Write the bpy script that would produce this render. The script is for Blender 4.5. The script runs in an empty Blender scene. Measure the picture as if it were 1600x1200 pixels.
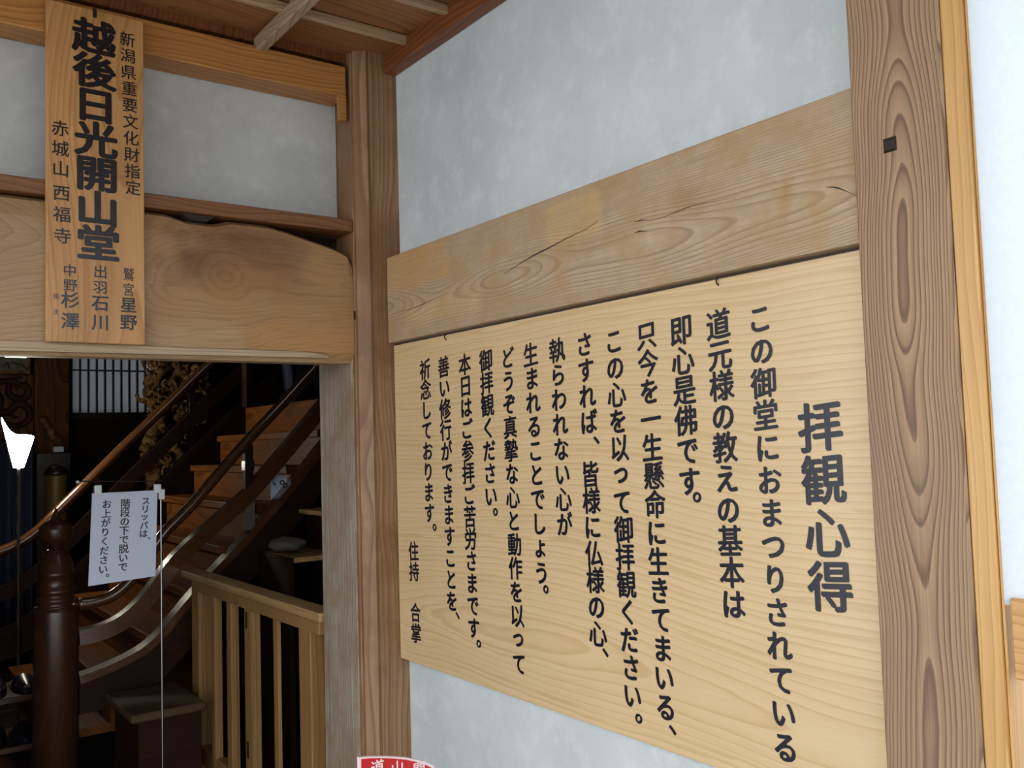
import bpy, bmesh, math, random
from mathutils import Vector, Matrix
random.seed(7)
S = bpy.context.scene
COL = S.collection

# ------------------------------------------------------------------ camera, sky, exposure
CAM = Vector((-1.26505, -2.27149, 1.5)); F = 1432.275
RT = Vector((0.805093, -0.592385, -0.030073)); DN = Vector((0.012212, 0.067245, -0.997662)); FW = Vector((0.593023, 0.802844, 0.061372))
cd = bpy.data.cameras.new('camera'); cam = bpy.data.objects.new('camera', cd); COL.objects.link(cam)
cd.sensor_width = 36; cd.lens = 36 * F / 1600; cd.clip_start = .02
m = Matrix((RT, -DN, -FW)).transposed().to_4x4(); m.translation = CAM
cam.matrix_world = m; S.camera = cam
S.view_settings.view_transform = 'Standard'; S.view_settings.look = 'None'; S.view_settings.gamma = 1
S.view_settings.use_curve_mapping = False; S.view_settings.exposure = 1.40
S.cycles.use_denoising = True
S.cycles.max_bounces = 8; S.cycles.diffuse_bounces = 5
W = bpy.data.worlds.new('overcast_sky'); S.world = W; W.use_nodes = True
bg = W.node_tree.nodes['Background']; bg.inputs[0].default_value = (.90, .95, 1.0, 1); bg.inputs[1].default_value = 1.25

# ------------------------------------------------------------------ pixel helpers (meeting points with real planes)
def ray(px, py): return RT * ((px - 800) / F) + DN * ((py - 600) / F) + FW
def ax(px, py, x): r = ray(px, py); return CAM + r * ((x - CAM.x) / r.x)
def ay(px, py, y): r = ray(px, py); return CAM + r * ((y - CAM.y) / r.y)
def az(px, py, z): r = ray(px, py); return CAM + r * ((z - CAM.z) / r.z)

# ------------------------------------------------------------------ materials
def L(r, g, b): return tuple((c / 255 / 12.92 if c / 255 <= .04045 else ((c / 255 + .055) / 1.055) ** 2.4) for c in (r, g, b)) + (1,)
class NT:
    def __init__(s, name):
        s.m = bpy.data.materials.new(name); s.m.use_nodes = True; s.t = s.m.node_tree; s.b = s.t.nodes['Principled BSDF']
    def n(s, k, **kw):
        n = s.t.nodes.new(k)
        for a, v in kw.items(): setattr(n, a, v)
        return n
    def l(s, a, b): s.t.links.new(a, b)
    def math(s, op, a, b=None, c=None):
        n = s.n('ShaderNodeMath', operation=op)
        for i, v in enumerate((a, b, c)):
            if v is None: continue
            if isinstance(v, (int, float)): n.inputs[i].default_value = v
            else: s.l(v, n.inputs[i])
        return n.outputs[0]
    def xyz(s, x, y, z):
        n = s.n('ShaderNodeCombineXYZ')
        for i, v in enumerate((x, y, z)):
            if isinstance(v, (int, float)): n.inputs[i].default_value = v
            else: s.l(v, n.inputs[i])
        return n.outputs[0]
    def noise(s, vec, scale=1, detail=3, w=None, rough=.5):
        n = s.n('ShaderNodeTexNoise', noise_dimensions='4D')
        s.l(vec, n.inputs['Vector']); n.inputs['Scale'].default_value = scale; n.inputs['Detail'].default_value = detail; n.inputs['Roughness'].default_value = rough
        if w is not None:
            if isinstance(w, (int, float)): n.inputs['W'].default_value = w
            else: s.l(w, n.inputs['W'])
        return n
    def mix(s, f, a, b, mode='MIX'):
        n = s.n('ShaderNodeMix', data_type='RGBA', blend_type=mode)
        for i, v in ((0, f), (6, a), (7, b)):
            if isinstance(v, (int, float)): n.inputs[i].default_value = v
            elif isinstance(v, tuple): n.inputs[i].default_value = v
            else: s.l(v, n.inputs[i])
        return n.outputs[2]
    def ramp(s, f, stops):
        n = s.n('ShaderNodeValToRGB'); e = n.color_ramp.elements
        while len(e) < len(stops): e.new(.5)
        for k, (p, c) in enumerate(stops): e[k].position = p; e[k].color = c if isinstance(c, tuple) else (c, c, c, 1)
        s.l(f, n.inputs[0]); return n.outputs[0]
    def bump(s, h, strength, dist=.002):
        n = s.n('ShaderNodeBump'); n.inputs['Strength'].default_value = strength; n.inputs['Distance'].default_value = dist
        s.l(h, n.inputs['Height']); s.l(n.outputs[0], s.b.inputs['Normal'])

def wood(name, axis, light, mid, dark, ring=150, centre=(0, .04), wob=.03, wobf=1.2, rough=.6, stain=None, stain_amt=.5,
         stain_scale=4, fibre=.35, bump=.3, patches=(), stretch=6, coat=0, var=.12, lines=.8, dist=.8):
    """rings about an axis that wanders behind the face, so the cut face shows straight and cathedral grain"""
    T = NT(name)
    tc = T.n('ShaderNodeTexCoord'); sep = T.n('ShaderNodeSeparateXYZ'); T.l(tc.outputs['Object'], sep.inputs[0])
    o = sep.outputs; ax_ = {'X': (o[1], o[2], o[0]), 'Y': (o[0], o[2], o[1]), 'Z': (o[0], o[1], o[2])}[axis]
    u, v, w = ax_
    oi = T.n('ShaderNodeObjectInfo'); rnd = T.math('MULTIPLY', oi.outputs['Random'], 13.0)
    n1 = T.noise(T.xyz(T.math('MULTIPLY', u, .8), T.math('MULTIPLY', v, .8), T.math('MULTIPLY', w, wobf)), 1.0, 2.0, rnd)
    s1 = T.n('ShaderNodeSeparateColor'); T.l(n1.outputs['Color'], s1.inputs[0])
    du = T.math('MULTIPLY', T.math('SUBTRACT', s1.outputs[0], .5), wob * 4)
    dv = T.math('MULTIPLY', T.math('SUBTRACT', s1.outputs[1], .5), wob * 4)
    uu = T.math('ADD', T.math('SUBTRACT', u, centre[0]), du); vv = T.math('ADD', T.math('SUBTRACT', v, centre[1]), dv)
    r = T.math('SQRT', T.math('ADD', T.math('MULTIPLY', uu, uu), T.math('MULTIPLY', vv, vv)))
    n2 = T.noise(T.xyz(T.math('MULTIPLY', u, 14), T.math('MULTIPLY', v, 14), T.math('MULTIPLY', w, 3.0)), 1.0, 3.0, rnd)
    rr = T.math('ADD', T.math('MULTIPLY', r, ring), T.math('MULTIPLY', n2.outputs['Fac'], dist))
    n3 = T.noise(T.xyz(T.math('MULTIPLY', r, 70.0), 0.0, 0.0), 1.0, 2.0, rnd)      # uneven ring spacing
    rr = T.math('ADD', rr, T.math('MULTIPLY', n3.outputs['Fac'], 2.4))
    fr = T.math('FRACT', rr)
    rg = T.ramp(fr, [(0, 1.0), (.12, .95), (.62, .55), (.86, .0), (.97, .25), (1, 1.0)])
    ff = T.noise(T.xyz(T.math('MULTIPLY', u, 420), T.math('MULTIPLY', v, 420), T.math('MULTIPLY', w, stretch)), 1.0, 3.0, rnd, .6)
    col = T.ramp(rg, [(0, dark), (.5, mid), (1, light)])
    col = T.mix(lines, mid, col)
    fib = T.ramp(ff.outputs['Fac'], [(.35, 1 - fibre), (.65, 1.0)])
    col = T.mix(1.0, col, fib, 'MULTIPLY')
    big = T.noise(T.xyz(T.math('MULTIPLY', u, 3), T.math('MULTIPLY', v, 3), T.math('MULTIPLY', w, 1.1)), stain_scale / 2, 4.0, rnd, .6)
    col = T.mix(1.0, col, T.ramp(big.outputs['Fac'], [(.3, 1 - var), (.7, 1.0)]), 'MULTIPLY')
    if stain:
        sn = T.noise(tc.outputs['Object'], stain_scale, 5.0, T.math('ADD', rnd, 5.0), .65)
        f = T.math('MULTIPLY', T.ramp(sn.outputs['Fac'], [(.42, 0.0), (.62, 1.0)]), stain_amt)
        col = T.mix(f, col, stain)
    for (a0, a1, b0, b1, pc, amt, soft) in patches:      # stains with a shape of their own, along grain (a) and up (b)
        def band(x, lo, hi):
            e = T.n('ShaderNodeMapRange', interpolation_type='SMOOTHSTEP'); T.l(x, e.inputs[0]); e.inputs[1].default_value = lo; e.inputs[2].default_value = lo + soft
            g = T.n('ShaderNodeMapRange', interpolation_type='SMOOTHSTEP'); T.l(x, g.inputs[0]); g.inputs[1].default_value = hi; g.inputs[2].default_value = hi - soft
            return T.math('MULTIPLY', e.outputs[0], g.outputs[0])
        pn = T.noise(tc.outputs['Object'], 9, 4.0, 3.0)
        ww = T.math('ADD', w, T.math('MULTIPLY', T.math('SUBTRACT', pn.outputs['Fac'], .5), soft * 2.5))
        k = T.math('MULTIPLY', band(ww, a0, a1), band(v, b0, b1))
        k = T.math('MULTIPLY', T.math('MULTIPLY', k, T.ramp(pn.outputs['Fac'], [(.3, .55), (.6, 1.0)])), amt)
        pg_ = T.mix(1.0, pc, T.ramp(rg, [(0, .84), (.6, 1.0)]), 'MULTIPLY'); col = T.mix(k, col, T.mix(.6, pg_, T.mix(1.0, pg_, fib, 'MULTIPLY')))
    T.l(col, T.b.inputs['Base Color']); T.b.inputs['Roughness'].default_value = rough
    if coat: T.b.inputs['Coat Weight'].default_value = coat; T.b.inputs['Coat Roughness'].default_value = .12
    h = T.math('ADD', T.math('MULTIPLY', rg, .6 * lines), T.math('MULTIPLY', ff.outputs['Fac'], .4))
    T.bump(h, bump, .0015)
    return T.m

def plaster(name, a, b, c, seed):
    T = NT(name); tc = T.n('ShaderNodeTexCoord'); P = tc.outputs['Object']
    n1 = T.noise(P, 2.6, 5, seed, .6); n2 = T.noise(P, 14, 5, seed + 2, .7)
    n3 = T.noise(P, 60, 3, seed + 3, .6)
    col = T.mix(T.ramp(n1.outputs['Fac'], [(.36, 0.0), (.62, 1.0)]), a, b)
    col = T.mix(T.math('MULTIPLY', T.ramp(n2.outputs['Fac'], [(.5, 0.0), (.72, 1.0)]), .6), col, c)
    T.l(col, T.b.inputs['Base Color']); T.b.inputs['Roughness'].default_value = .75
    h = T.math('ADD', T.math('MULTIPLY', n2.outputs['Fac'], .6), T.math('MULTIPLY', n3.outputs['Fac'], .25))
    T.bump(h, .35, .004); return T.m

def plain(name, c, rough=.6, metal=0, noise=.15, scale=30, spec=.5, bump=.1):
    T = NT(name); tc = T.n('ShaderNodeTexCoord'); n = T.noise(tc.outputs['Object'], scale, 4, 1.0)
    col = T.mix(1.0, c, T.ramp(n.outputs['Fac'], [(.3, 1 - noise), (.7, 1.0)]), 'MULTIPLY')
    T.l(col, T.b.inputs['Base Color']); T.b.inputs['Roughness'].default_value = rough; T.b.inputs['Metallic'].default_value = metal
    T.b.inputs['Specular IOR Level'].default_value = spec
    if bump: T.bump(n.outputs['Fac'], bump, .002)
    return T.m

def paper(name, c, trans=.6):
    T = NT(name); tc = T.n('ShaderNodeTexCoord'); n = T.noise(tc.outputs['Object'], 90, 4, 1.0)
    col = T.mix(1.0, c, T.ramp(n.outputs['Fac'], [(.3, .95), (.7, 1.0)]), 'MULTIPLY')
    T.l(col, T.b.inputs['Base Color']); T.b.inputs['Roughness'].default_value = .8
    tr = T.n('ShaderNodeBsdfTranslucent'); T.l(col, tr.inputs[0])
    mx = T.n('ShaderNodeMixShader'); mx.inputs[0].default_value = trans
    T.l(T.b.outputs[0], mx.inputs[1]); T.l(tr.outputs[0], mx.inputs[2]); T.l(mx.outputs[0], T.t.nodes['Material Output'].inputs[0])
    return T.m

def glow(name, c, k):
    T = NT(name); T.b.inputs['Base Color'].default_value = c; T.b.inputs['Emission Color'].default_value = c; T.b.inputs['Emission Strength'].default_value = k
    tc = T.n('ShaderNodeTexCoord'); n = T.noise(tc.outputs['Object'], 40, 3, 1.0)
    T.l(T.mix(1.0, c, T.ramp(n.outputs['Fac'], [(.3, .94), (.7, 1.0)]), 'MULTIPLY'), T.b.inputs['Emission Color'])
    return T.m

M = {}
M['plaster_right'] = plaster('plaster_right', L(196, 202, 204), L(180, 187, 188), L(214, 219, 221), 1.0)
M['plaster_left'] = plaster('plaster_left', L(188, 191, 190), L(168, 171, 169), L(204, 207, 207), 4.0)
M['post_right'] = wood('weathered_cedar_post', 'Z', L(180, 148, 112), L(152, 120, 88), L(96, 68, 50), ring=250, centre=(.046, .0), wob=.022, wobf=1.7, rough=.62,
                       fibre=.25, bump=.5, stain=L(120, 104, 92), stain_amt=.3, stain_scale=3, dist=.5, stretch=4)
M['post_corner'] = wood('old_post_wood', 'Z', L(164, 130, 94), L(146, 110, 76), L(122, 86, 56), ring=170, centre=(.1, .12), wob=.02, rough=.55, fibre=.3,
                        stain=L(108, 70, 38), stain_amt=.75, stain_scale=4.5, bump=.4, dist=.5, stretch=4)
M['jamb'] = wood('grey_weathered_wood', 'Z', L(186, 173, 154), L(166, 150, 132), L(128, 108, 88), ring=120, centre=(.1, .15), wob=.03, rough=.75, fibre=.4,
                 stain=L(128, 100, 76), stain_amt=.7, stain_scale=9, bump=.5, stretch=4)
M['beam_right'] = wood('old_beam_wood', 'Y', L(192, 170, 142), L(179, 155, 125), L(138, 112, 86), ring=330, centre=(.10, .10), wob=.03, wobf=.9, rough=.7, fibre=.22,
                       stain=L(158, 124, 78), stain_amt=.6, stain_scale=11, bump=.5, lines=.6, stretch=8, dist=.6,
                       patches=[(1.13, 1.47, .125, .25, L(190, 144, 88), .7, .02), (.98, 1.40, .0, .11, L(198, 162, 112), .5, .05), (.56, .75, .12, .23, L(194, 158, 104), .55, .02), (.1, .16, .04, .14, L(160, 120, 66), .6, .03), (.28, .40, .09, .2, L(150, 104, 50), .45, .05)])
M['beam_left'] = wood('great_beam_wood', 'X', L(186, 158, 122), L(172, 144, 108), L(142, 112, 80), ring=110, centre=(.05, .17), wob=.10, wobf=1.6, rough=.5, fibre=.25,
                      stain=L(150, 110, 66), stain_amt=.5, stain_scale=3, bump=.15, var=.3, dist=3.5, lines=.5,
                      patches=[(-.16, .6, -.02, .36, L(162, 120, 76), .85, .05), (-.16, .30, .12, .40, L(108, 72, 42), .95, .12), (-.02, .26, .10, .30, L(158, 110, 62), .6, .10), (.10, .5, -.02, .10, L(180, 132, 72), .5, .05), (-.16, .10, -.02, .09, L(176, 148, 110), .6, .04)])
M['beam_left_lit'] = wood('great_beam_lit_bevel', 'X', L(186, 166, 138), L(170, 150, 122), L(140, 118, 92), ring=90, centre=(.03, .20), wob=.04, wobf=1.0, rough=.6, fibre=.3, bump=.2)  # lit tone of the beam, for its lower bevel
M['board'] = wood('sign_board_wood', 'Y', L(212, 185, 142), L(206, 177, 133), L(193, 161, 115), ring=78, centre=(.05, .12), wob=.04, wobf=.9, rough=.38, fibre=.06, bump=.04, var=.06, coat=.15, stretch=14, dist=2.0, lines=.75)
M['sign_left'] = wood('amber_sign_wood', 'Z', L(200, 154, 98), L(188, 138, 82), L(166, 112, 60), ring=80, centre=(.06, .08), wob=.04, wobf=1.3, rough=.42, fibre=.12, bump=.05, var=.28, dist=1.0, lines=.6)
M['gold'] = wood('golden_lintel_wood', 'X', L(190, 134, 70), L(176, 118, 56), L(152, 96, 42), ring=110, centre=(.05, .12), wob=.04, rough=.45, fibre=.18, bump=.12)
M['goldZ'] = wood('golden_trim_wood', 'Z', L(208, 166, 102), L(200, 154, 90), L(184, 136, 74), ring=160, centre=(.10, .1), wob=.02, rough=.45, fibre=.12, bump=.1, stretch=3)
M['goldY'] = wood('golden_rail_wood', 'Y', L(206, 160, 98), L(196, 148, 86), L(178, 128, 68), ring=110, centre=(.1, .2), wob=.03, rough=.45, fibre=.12, bump=.1)
M['rail'] = wood('brown_rail_wood', 'X', L(134, 88, 52), L(120, 76, 44), L(98, 60, 34), ring=140, centre=(.05, .09), wob=.03, rough=.45, fibre=.2, bump=.15)
M['ceil_board'] = wood('ceiling_board_wood', 'X', L(172, 120, 72), L(152, 98, 54), L(122, 72, 36), ring=60, centre=(.1, .05), wob=.08, rough=.55, fibre=.2, bump=.2, var=.3)
M['ceil_frame'] = wood('ceiling_frame_wood', 'Y', L(140, 82, 42), L(120, 66, 32), L(90, 46, 20), ring=80, centre=(.05, .1), wob=.03, rough=.5, fibre=.2, bump=.2)
M['batten'] = wood('pale_batten_wood', 'Y', L(176, 150, 124), L(160, 132, 106), L(130, 102, 78), ring=100, centre=(.05, .1), wob=.03, rough=.55, fibre=.2, bump=.2)
M['edge_lit'] = wood('lit_board_edge_wood', 'X', L(190, 160, 128), L(174, 144, 112), L(150, 120, 90), ring=100, centre=(.05, .1), wob=.03, rough=.5, fibre=.2, bump=.1)  # lit tone for the front edges of the ceiling boards
M['step'] = wood('dull_step_wood', 'X', L(84, 70, 46), L(74, 60, 39), L(60, 48, 30), ring=50, centre=(.1, .1), wob=.03, rough=.6, fibre=.2, bump=.1)
M['fence'] = wood('light_fence_wood', 'Z', L(160, 122, 74), L(148, 110, 62), L(128, 90, 48), ring=110, centre=(.1, .1), wob=.02, wobf=.6, dist=.4, rough=.5, fibre=.18, bump=.15)
M['fenceY'] = wood('light_fence_rail_wood', 'Y', L(186, 152, 104), L(176, 140, 92), L(158, 122, 76), ring=90, centre=(.1, .1), wob=.02, wobf=.6, dist=.4, rough=.3, fibre=.15, bump=.1)
M['stair'] = wood('varnished_stair_wood', 'Y', L(108, 64, 26), L(94, 53, 20), L(70, 37, 13), ring=60, centre=(.1, .1), wob=.03, rough=.5, fibre=.2, bump=.08)
M['rail_dark'] = wood('varnished_rail_wood', 'X', L(88, 56, 30), L(78, 47, 24), L(62, 36, 18), ring=60, centre=(.1, .1), wob=.03, rough=.22, fibre=.12, bump=.0, coat=.9, lines=.35)
M['stringer'] = wood('dark_stringer_wood', 'X', L(48, 27, 12), L(40, 21, 9), L(30, 15, 6), ring=40, centre=(.1, .3), wob=.03, rough=.6, fibre=.2, bump=.08, lines=.4)
M['newel'] = wood('dark_newel_wood', 'Z', L(72, 44, 26), L(62, 36, 21), L(50, 28, 16), ring=60, centre=(.2, .1), wob=.03, rough=.32, fibre=.2, bump=.08, coat=.12)
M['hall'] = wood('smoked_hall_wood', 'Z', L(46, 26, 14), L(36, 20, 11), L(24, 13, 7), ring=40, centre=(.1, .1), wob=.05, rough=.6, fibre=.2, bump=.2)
M['pillar'] = wood('brown_pillar_wood', 'Z', L(120, 76, 42), L(98, 60, 32), L(66, 38, 20), ring=50, centre=(.1, .1), wob=.05, rough=.5, fibre=.2, bump=.2)
M['carving'] = plain('aged_carving_wood', L(168, 128, 82), .55, noise=.85, scale=14, bump=.8)
M['carving_dark'] = plain('dark_carved_panel_wood', L(70, 48, 32), .6, noise=.5, scale=12, bump=.5)
M['floor'] = wood('hall_floor_wood', 'X', L(80, 52, 32), L(62, 38, 24), L(44, 26, 16), ring=40, centre=(.1, .1), wob=.05, rough=.3, fibre=.2, bump=.1)
M['ink'] = plain('black_ink', L(24, 24, 36), .32, noise=.1, bump=0)
M['ink_sign'] = plain('glossy_black_ink', L(20, 18, 24), .3, noise=.1, bump=0)
M['crack'] = plain('crack_shadow', L(46, 32, 20), .9, bump=0)
M['iron'] = plain('blackened_iron', L(48, 38, 32), .5, .6)
M['steel'] = plain('brushed_steel', L(170, 170, 172), .25, 1.0, noise=.1)
M['white'] = plain('white_card', L(186, 193, 210), .6, noise=.03, scale=60, bump=0)
M['clip'] = plain('clear_grey_clip', L(200, 205, 205), .3, noise=.05, bump=0)
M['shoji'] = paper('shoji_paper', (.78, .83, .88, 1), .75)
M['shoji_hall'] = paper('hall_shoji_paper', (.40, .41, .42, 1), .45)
M['black'] = plain('black_lacquer', L(24, 18, 16), .35, bump=0)
M['navy'] = plain('navy_cloth', L(24, 34, 60), .9, scale=50)
M['slipper'] = plain('navy_slipper_vinyl', L(20, 24, 36), .3, bump=0)
M['red'] = plain('red_signboard', L(190, 24, 28), .35, noise=.06, bump=0)
M['redtext'] = plain('white_sign_paint', L(235, 215, 220), .5, noise=.03, bump=0)
M['lampshade'] = glow('lit_paper_shade', (1.0, .93, .74, 1), 26)
M['tube'] = glow('fluorescent_tube', (1.0, .98, .80, 1), 2.5)
M['stone'] = plain('pale_stone_paving', L(150, 146, 138), .8)
M['greycloth'] = plain('grey_cloth', L(92, 86, 80), .9)
M['olive'] = plain('olive_bronze', L(84, 70, 30), .5, .3)
M['paint'] = plain('plaque_paper', L(130, 128, 104), .8, noise=.4, scale=14)

for k_ in ('stair', 'stringer', 'hall', 'step', 'greycloth', 'pillar', 'carving', 'carving_dark'):
    M[k_].node_tree.nodes['Principled BSDF'].inputs['Specular IOR Level'].default_value = .12      # low specular, to cut their grey sheen
# ------------------------------------------------------------------ mesh helpers
def new(name, me, mat, parent=None, loc=(0, 0, 0)):
    o = bpy.data.objects.new(name, me); COL.objects.link(o)
    if mat is not None and not me.materials: me.materials.append(mat)
    if parent is not None: o.parent = parent; o.location = Vector(loc) - PL[parent.name]
    else: o.location = loc
    PL[o.name] = Vector(loc); return o
PL = {}
def obj(name, bm, mat, parent=None, smooth=False, origin=None):
    """bm is in world coordinates; the origin goes to the middle of its base"""
    vs = [v.co for v in bm.verts]
    if origin is None:
        lo = Vector([min(v[i] for v in vs) for i in range(3)]); hi = Vector([max(v[i] for v in vs) for i in range(3)])
        origin = Vector(((lo.x + hi.x) / 2, (lo.y + hi.y) / 2, lo.z))
    origin = Vector(origin)
    bmesh.ops.translate(bm, verts=bm.verts, vec=-origin)
    bmesh.ops.recalc_face_normals(bm, faces=bm.faces)
    me = bpy.data.meshes.new(name); bm.to_mesh(me); bm.free()
    if smooth:
        for p in me.polygons: p.use_smooth = True
    return new(name, me, mat, parent, origin)
def thing(name, label, cat, loc, group=None):
    o = bpy.data.objects.new(name, None); COL.objects.link(o); o.location = loc; PL[o.name] = Vector(loc); o.empty_display_size = .1
    tag(o, label, cat, group); return o
def tag(o, label, cat, group=None):
    o['label'] = label; o['category'] = cat
    if group: o['group'] = group
    return o
def st(o): o['kind'] = 'structure'; return o
def add_box(bm, a, b, bev=0, seg=1):
    lo = [min(a[i], b[i]) for i in range(3)]; hi = [max(a[i], b[i]) for i in range(3)]
    vs = [bm.verts.new((x, y, z)) for x in (lo[0], hi[0]) for y in (lo[1], hi[1]) for z in (lo[2], hi[2])]
    fs = [bm.faces.new([vs[i] for i in f]) for f in ((0, 1, 3, 2), (4, 6, 7, 5), (0, 4, 5, 1), (2, 3, 7, 6), (0, 2, 6, 4), (1, 5, 7, 3))]
    if bev:
        es = {e for f in fs for e in f.edges}
        bmesh.ops.bevel(bm, geom=list(es), offset=bev, segments=seg, affect='EDGES', profile=.6)
def box(a, b, bev=0, seg=1): bm = bmesh.new(); add_box(bm, a, b, bev, seg); return bm
def add_prism(bm, pts, d):
    """extrude a polygon of 3-D points along vector d"""
    d = Vector(d); A = [bm.verts.new(p) for p in pts]; B = [bm.verts.new(Vector(p) + d) for p in pts]
    bm.faces.new(A); bm.faces.new(B[::-1]); n = len(A)
    for i in range(n): bm.faces.new((A[i], B[i], B[(i + 1) % n], A[(i + 1) % n]))
def prism(pts, d): bm = bmesh.new(); add_prism(bm, pts, d); return bm
def add_lathe(bm, prof, c, seg=28):
    rings = []
    for r, z in prof:
        if r < 1e-5: rings.append([bm.verts.new((c[0], c[1], z))])
        else: rings.append([bm.verts.new((c[0] + r * math.cos(t * 2 * math.pi / seg), c[1] + r * math.sin(t * 2 * math.pi / seg), z)) for t in range(seg)])
    for a, b in zip(rings, rings[1:]):
        for i in range(seg):
            j = (i + 1) % seg
            if len(a) == 1 and len(b) == 1: continue
            if len(a) == 1: bm.faces.new((a[0], b[i], b[j]))
            elif len(b) == 1: bm.faces.new((a[i], a[j], b[0]))
            else: bm.faces.new((a[i], a[j], b[j], b[i]))
    for r in (rings[0], rings[-1]):
        if len(r) > 1: bm.faces.new(r)
def smooth_path(pts, sub=4):
    pts = [Vector(p) for p in pts]; out = []
    P = [pts[0] * 2 - pts[1]] + pts + [pts[-1] * 2 - pts[-2]]
    for i in range(1, len(P) - 2):
        for k in range(sub):
            t = k / sub; a, b, c, d = P[i - 1:i + 3]
            out.append(.5 * ((2 * b) + (c - a) * t + (2 * a - 5 * b + 4 * c - d) * t * t + (3 * b - a - 3 * c + d) * t ** 3))
    out.append(pts[-1]); return out
def add_sweep(bm, path, sec, side=Vector((0, 1, 0)), radii=None):
    """sweep a closed 2-D section (s along side, t across) along path"""
    rings = []
    for i, p in enumerate(path):
        t = (path[min(i + 1, len(path) - 1)] - path[max(i - 1, 0)]).normalized()
        s = (side - t * side.dot(t)).normalized(); n = s.cross(t)
        k = radii[i] if radii else 1
        rings.append([bm.verts.new(p + s * a * k + n * b * k) for a, b in sec])
    m_ = len(sec)
    for a, b in zip(rings, rings[1:]):
        for i in range(m_): bm.faces.new((a[i], a[(i + 1) % m_], b[(i + 1) % m_], b[i]))
    bm.faces.new(rings[0]); bm.faces.new(rings[-1][::-1])
def circ(r, n=10, ry=None): return [(r * math.cos(2 * math.pi * i / n), (ry or r) * math.sin(2 * math.pi * i / n)) for i in range(n)]
def rect(w, h): return [(-w / 2, -h / 2), (w / 2, -h / 2), (w / 2, h / 2), (-w / 2, h / 2)]
def tube(path, r, n=10, radii=None, side=Vector((.13, .97, .2))): bm = bmesh.new(); add_sweep(bm, [Vector(p) for p in path], circ(r, n), side, radii); return bm

# ------------------------------------------------------------------ lettering
GL = {}
def glyph(ch, off):
    k = (ch, off)
    if k not in GL:
        c = bpy.data.curves.new('glyph', 'FONT'); c.body = ch; c.size = 1; c.offset = off; c.resolution_u = 3
        o = bpy.data.objects.new('glyph', c); COL.objects.link(o); bpy.context.view_layer.update()
        dg = bpy.context.evaluated_depsgraph_get(); e = o.evaluated_get(dg); me = e.to_mesh()
        GL[k] = ([tuple(v.co[:2]) for v in me.vertices], [tuple(p.vertices) for p in me.polygons])
        e.to_mesh_clear(); bpy.data.objects.remove(o); bpy.data.curves.remove(c)
    return GL[k]
KANA = set('このにおまつりされているえをきてでかがすらわなとどうしょぞくだいばあほけゃっごはスリッパ')
PUNC = set('、。')
def put_char(bm, ch, c, right, up, em, off, shear=0, wx=1.0, nib=.45):
    """bold strokes: the outline repeated with small shifts, wider sideways than up"""
    vs, fs = glyph(ch, 0)
    if ch in PUNC or ch in 'っょッ':
        xs = [v[0] for v in vs]; ys = [v[1] for v in vs]; cx, cy = (min(xs) + max(xs)) / 2, (min(ys) + max(ys)) / 2
    else: cx, cy = .5, .358
    nrm = right.cross(up); kk = 8 if off > .012 else (4 if off > .002 else 1)
    for q_ in range(kk):
        t = 2 * math.pi * (q_ + .5) / kk; a_, b_ = (off * math.cos(t), off * nib * math.sin(t)) if kk > 1 else (0, 0)
        sx, sy = a_ * .86 + b_ * .5, -a_ * .5 + b_ * .86
        q = [bm.verts.new(c + nrm * (.00001 * q_) + right * ((x - cx + sx) * em * wx) + up * (((y - cy) + sy + (x - cx) * shear) * em)) for x, y in vs]
        for f in fs:
            try: bm.faces.new([q[i] for i in f])
            except ValueError: pass
def text_column(plane, right, text, p0, p1, parent, mat, off=.012, k=1.0, shear=.0, wx=1.0, extra=(), nib=.45):
    a, b = plane(*p0), plane(*p1); bm = bmesh.new(); n = len(text); up = Vector((0, 0, 1))
    em = (a - b).length / max(1, n - 1) if n > 1 else k
    if n == 1: k = 1
    for i, ch in enumerate(text):
        if ch == '　': continue
        c = a.lerp(b, i / max(1, n - 1))
        put_char(bm, ch, c, right, up, em * k * (.95 if ch in KANA else 1), off * (1.25 if ch in KANA else 1), shear, wx, nib)
    for ch, px, py in extra: put_char(bm, ch, plane(px, py), right, up, em * k, off, shear, wx, nib)
    bm2 = bm
    me_o = obj_flat('lettering', bm2, mat, parent); return me_o
def obj_flat(name, bm, mat, parent):
    c = sum((v.co for v in bm.verts), Vector()) / max(1, len(bm.verts)); bmesh.ops.translate(bm, verts=bm.verts, vec=-c)
    me = bpy.data.meshes.new(name); bm.to_mesh(me); bm.free(); return new(name, me, mat, parent, c)

# ================================================================== SETTING
# right wall plaster (x = 0), seen above and below the great board
st(obj('wall_right', box((0, -1.502, 0), (.12, .05, 2.75)), M['plaster_right']))
st(obj('wall_right', box((0, -4.2, 2.30), (.12, -1.646, 2.75)), M['plaster_right']))
st(obj('wall_right', box((0, -4.2, 0), (.12, -3.3, 2.30)), M['plaster_right']))
# left wall plaster above the lintel
st(obj('wall_left', box((-1.78, .09, 2.09), (-.122, .17, 4.2)), M['plaster_left']))
st(obj('gap_shade_board', box((-1.78, .10, 1.80), (-.122, .17, 2.09)), M['hall']))  # dark board added as the black shade in the gap under the rail
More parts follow.
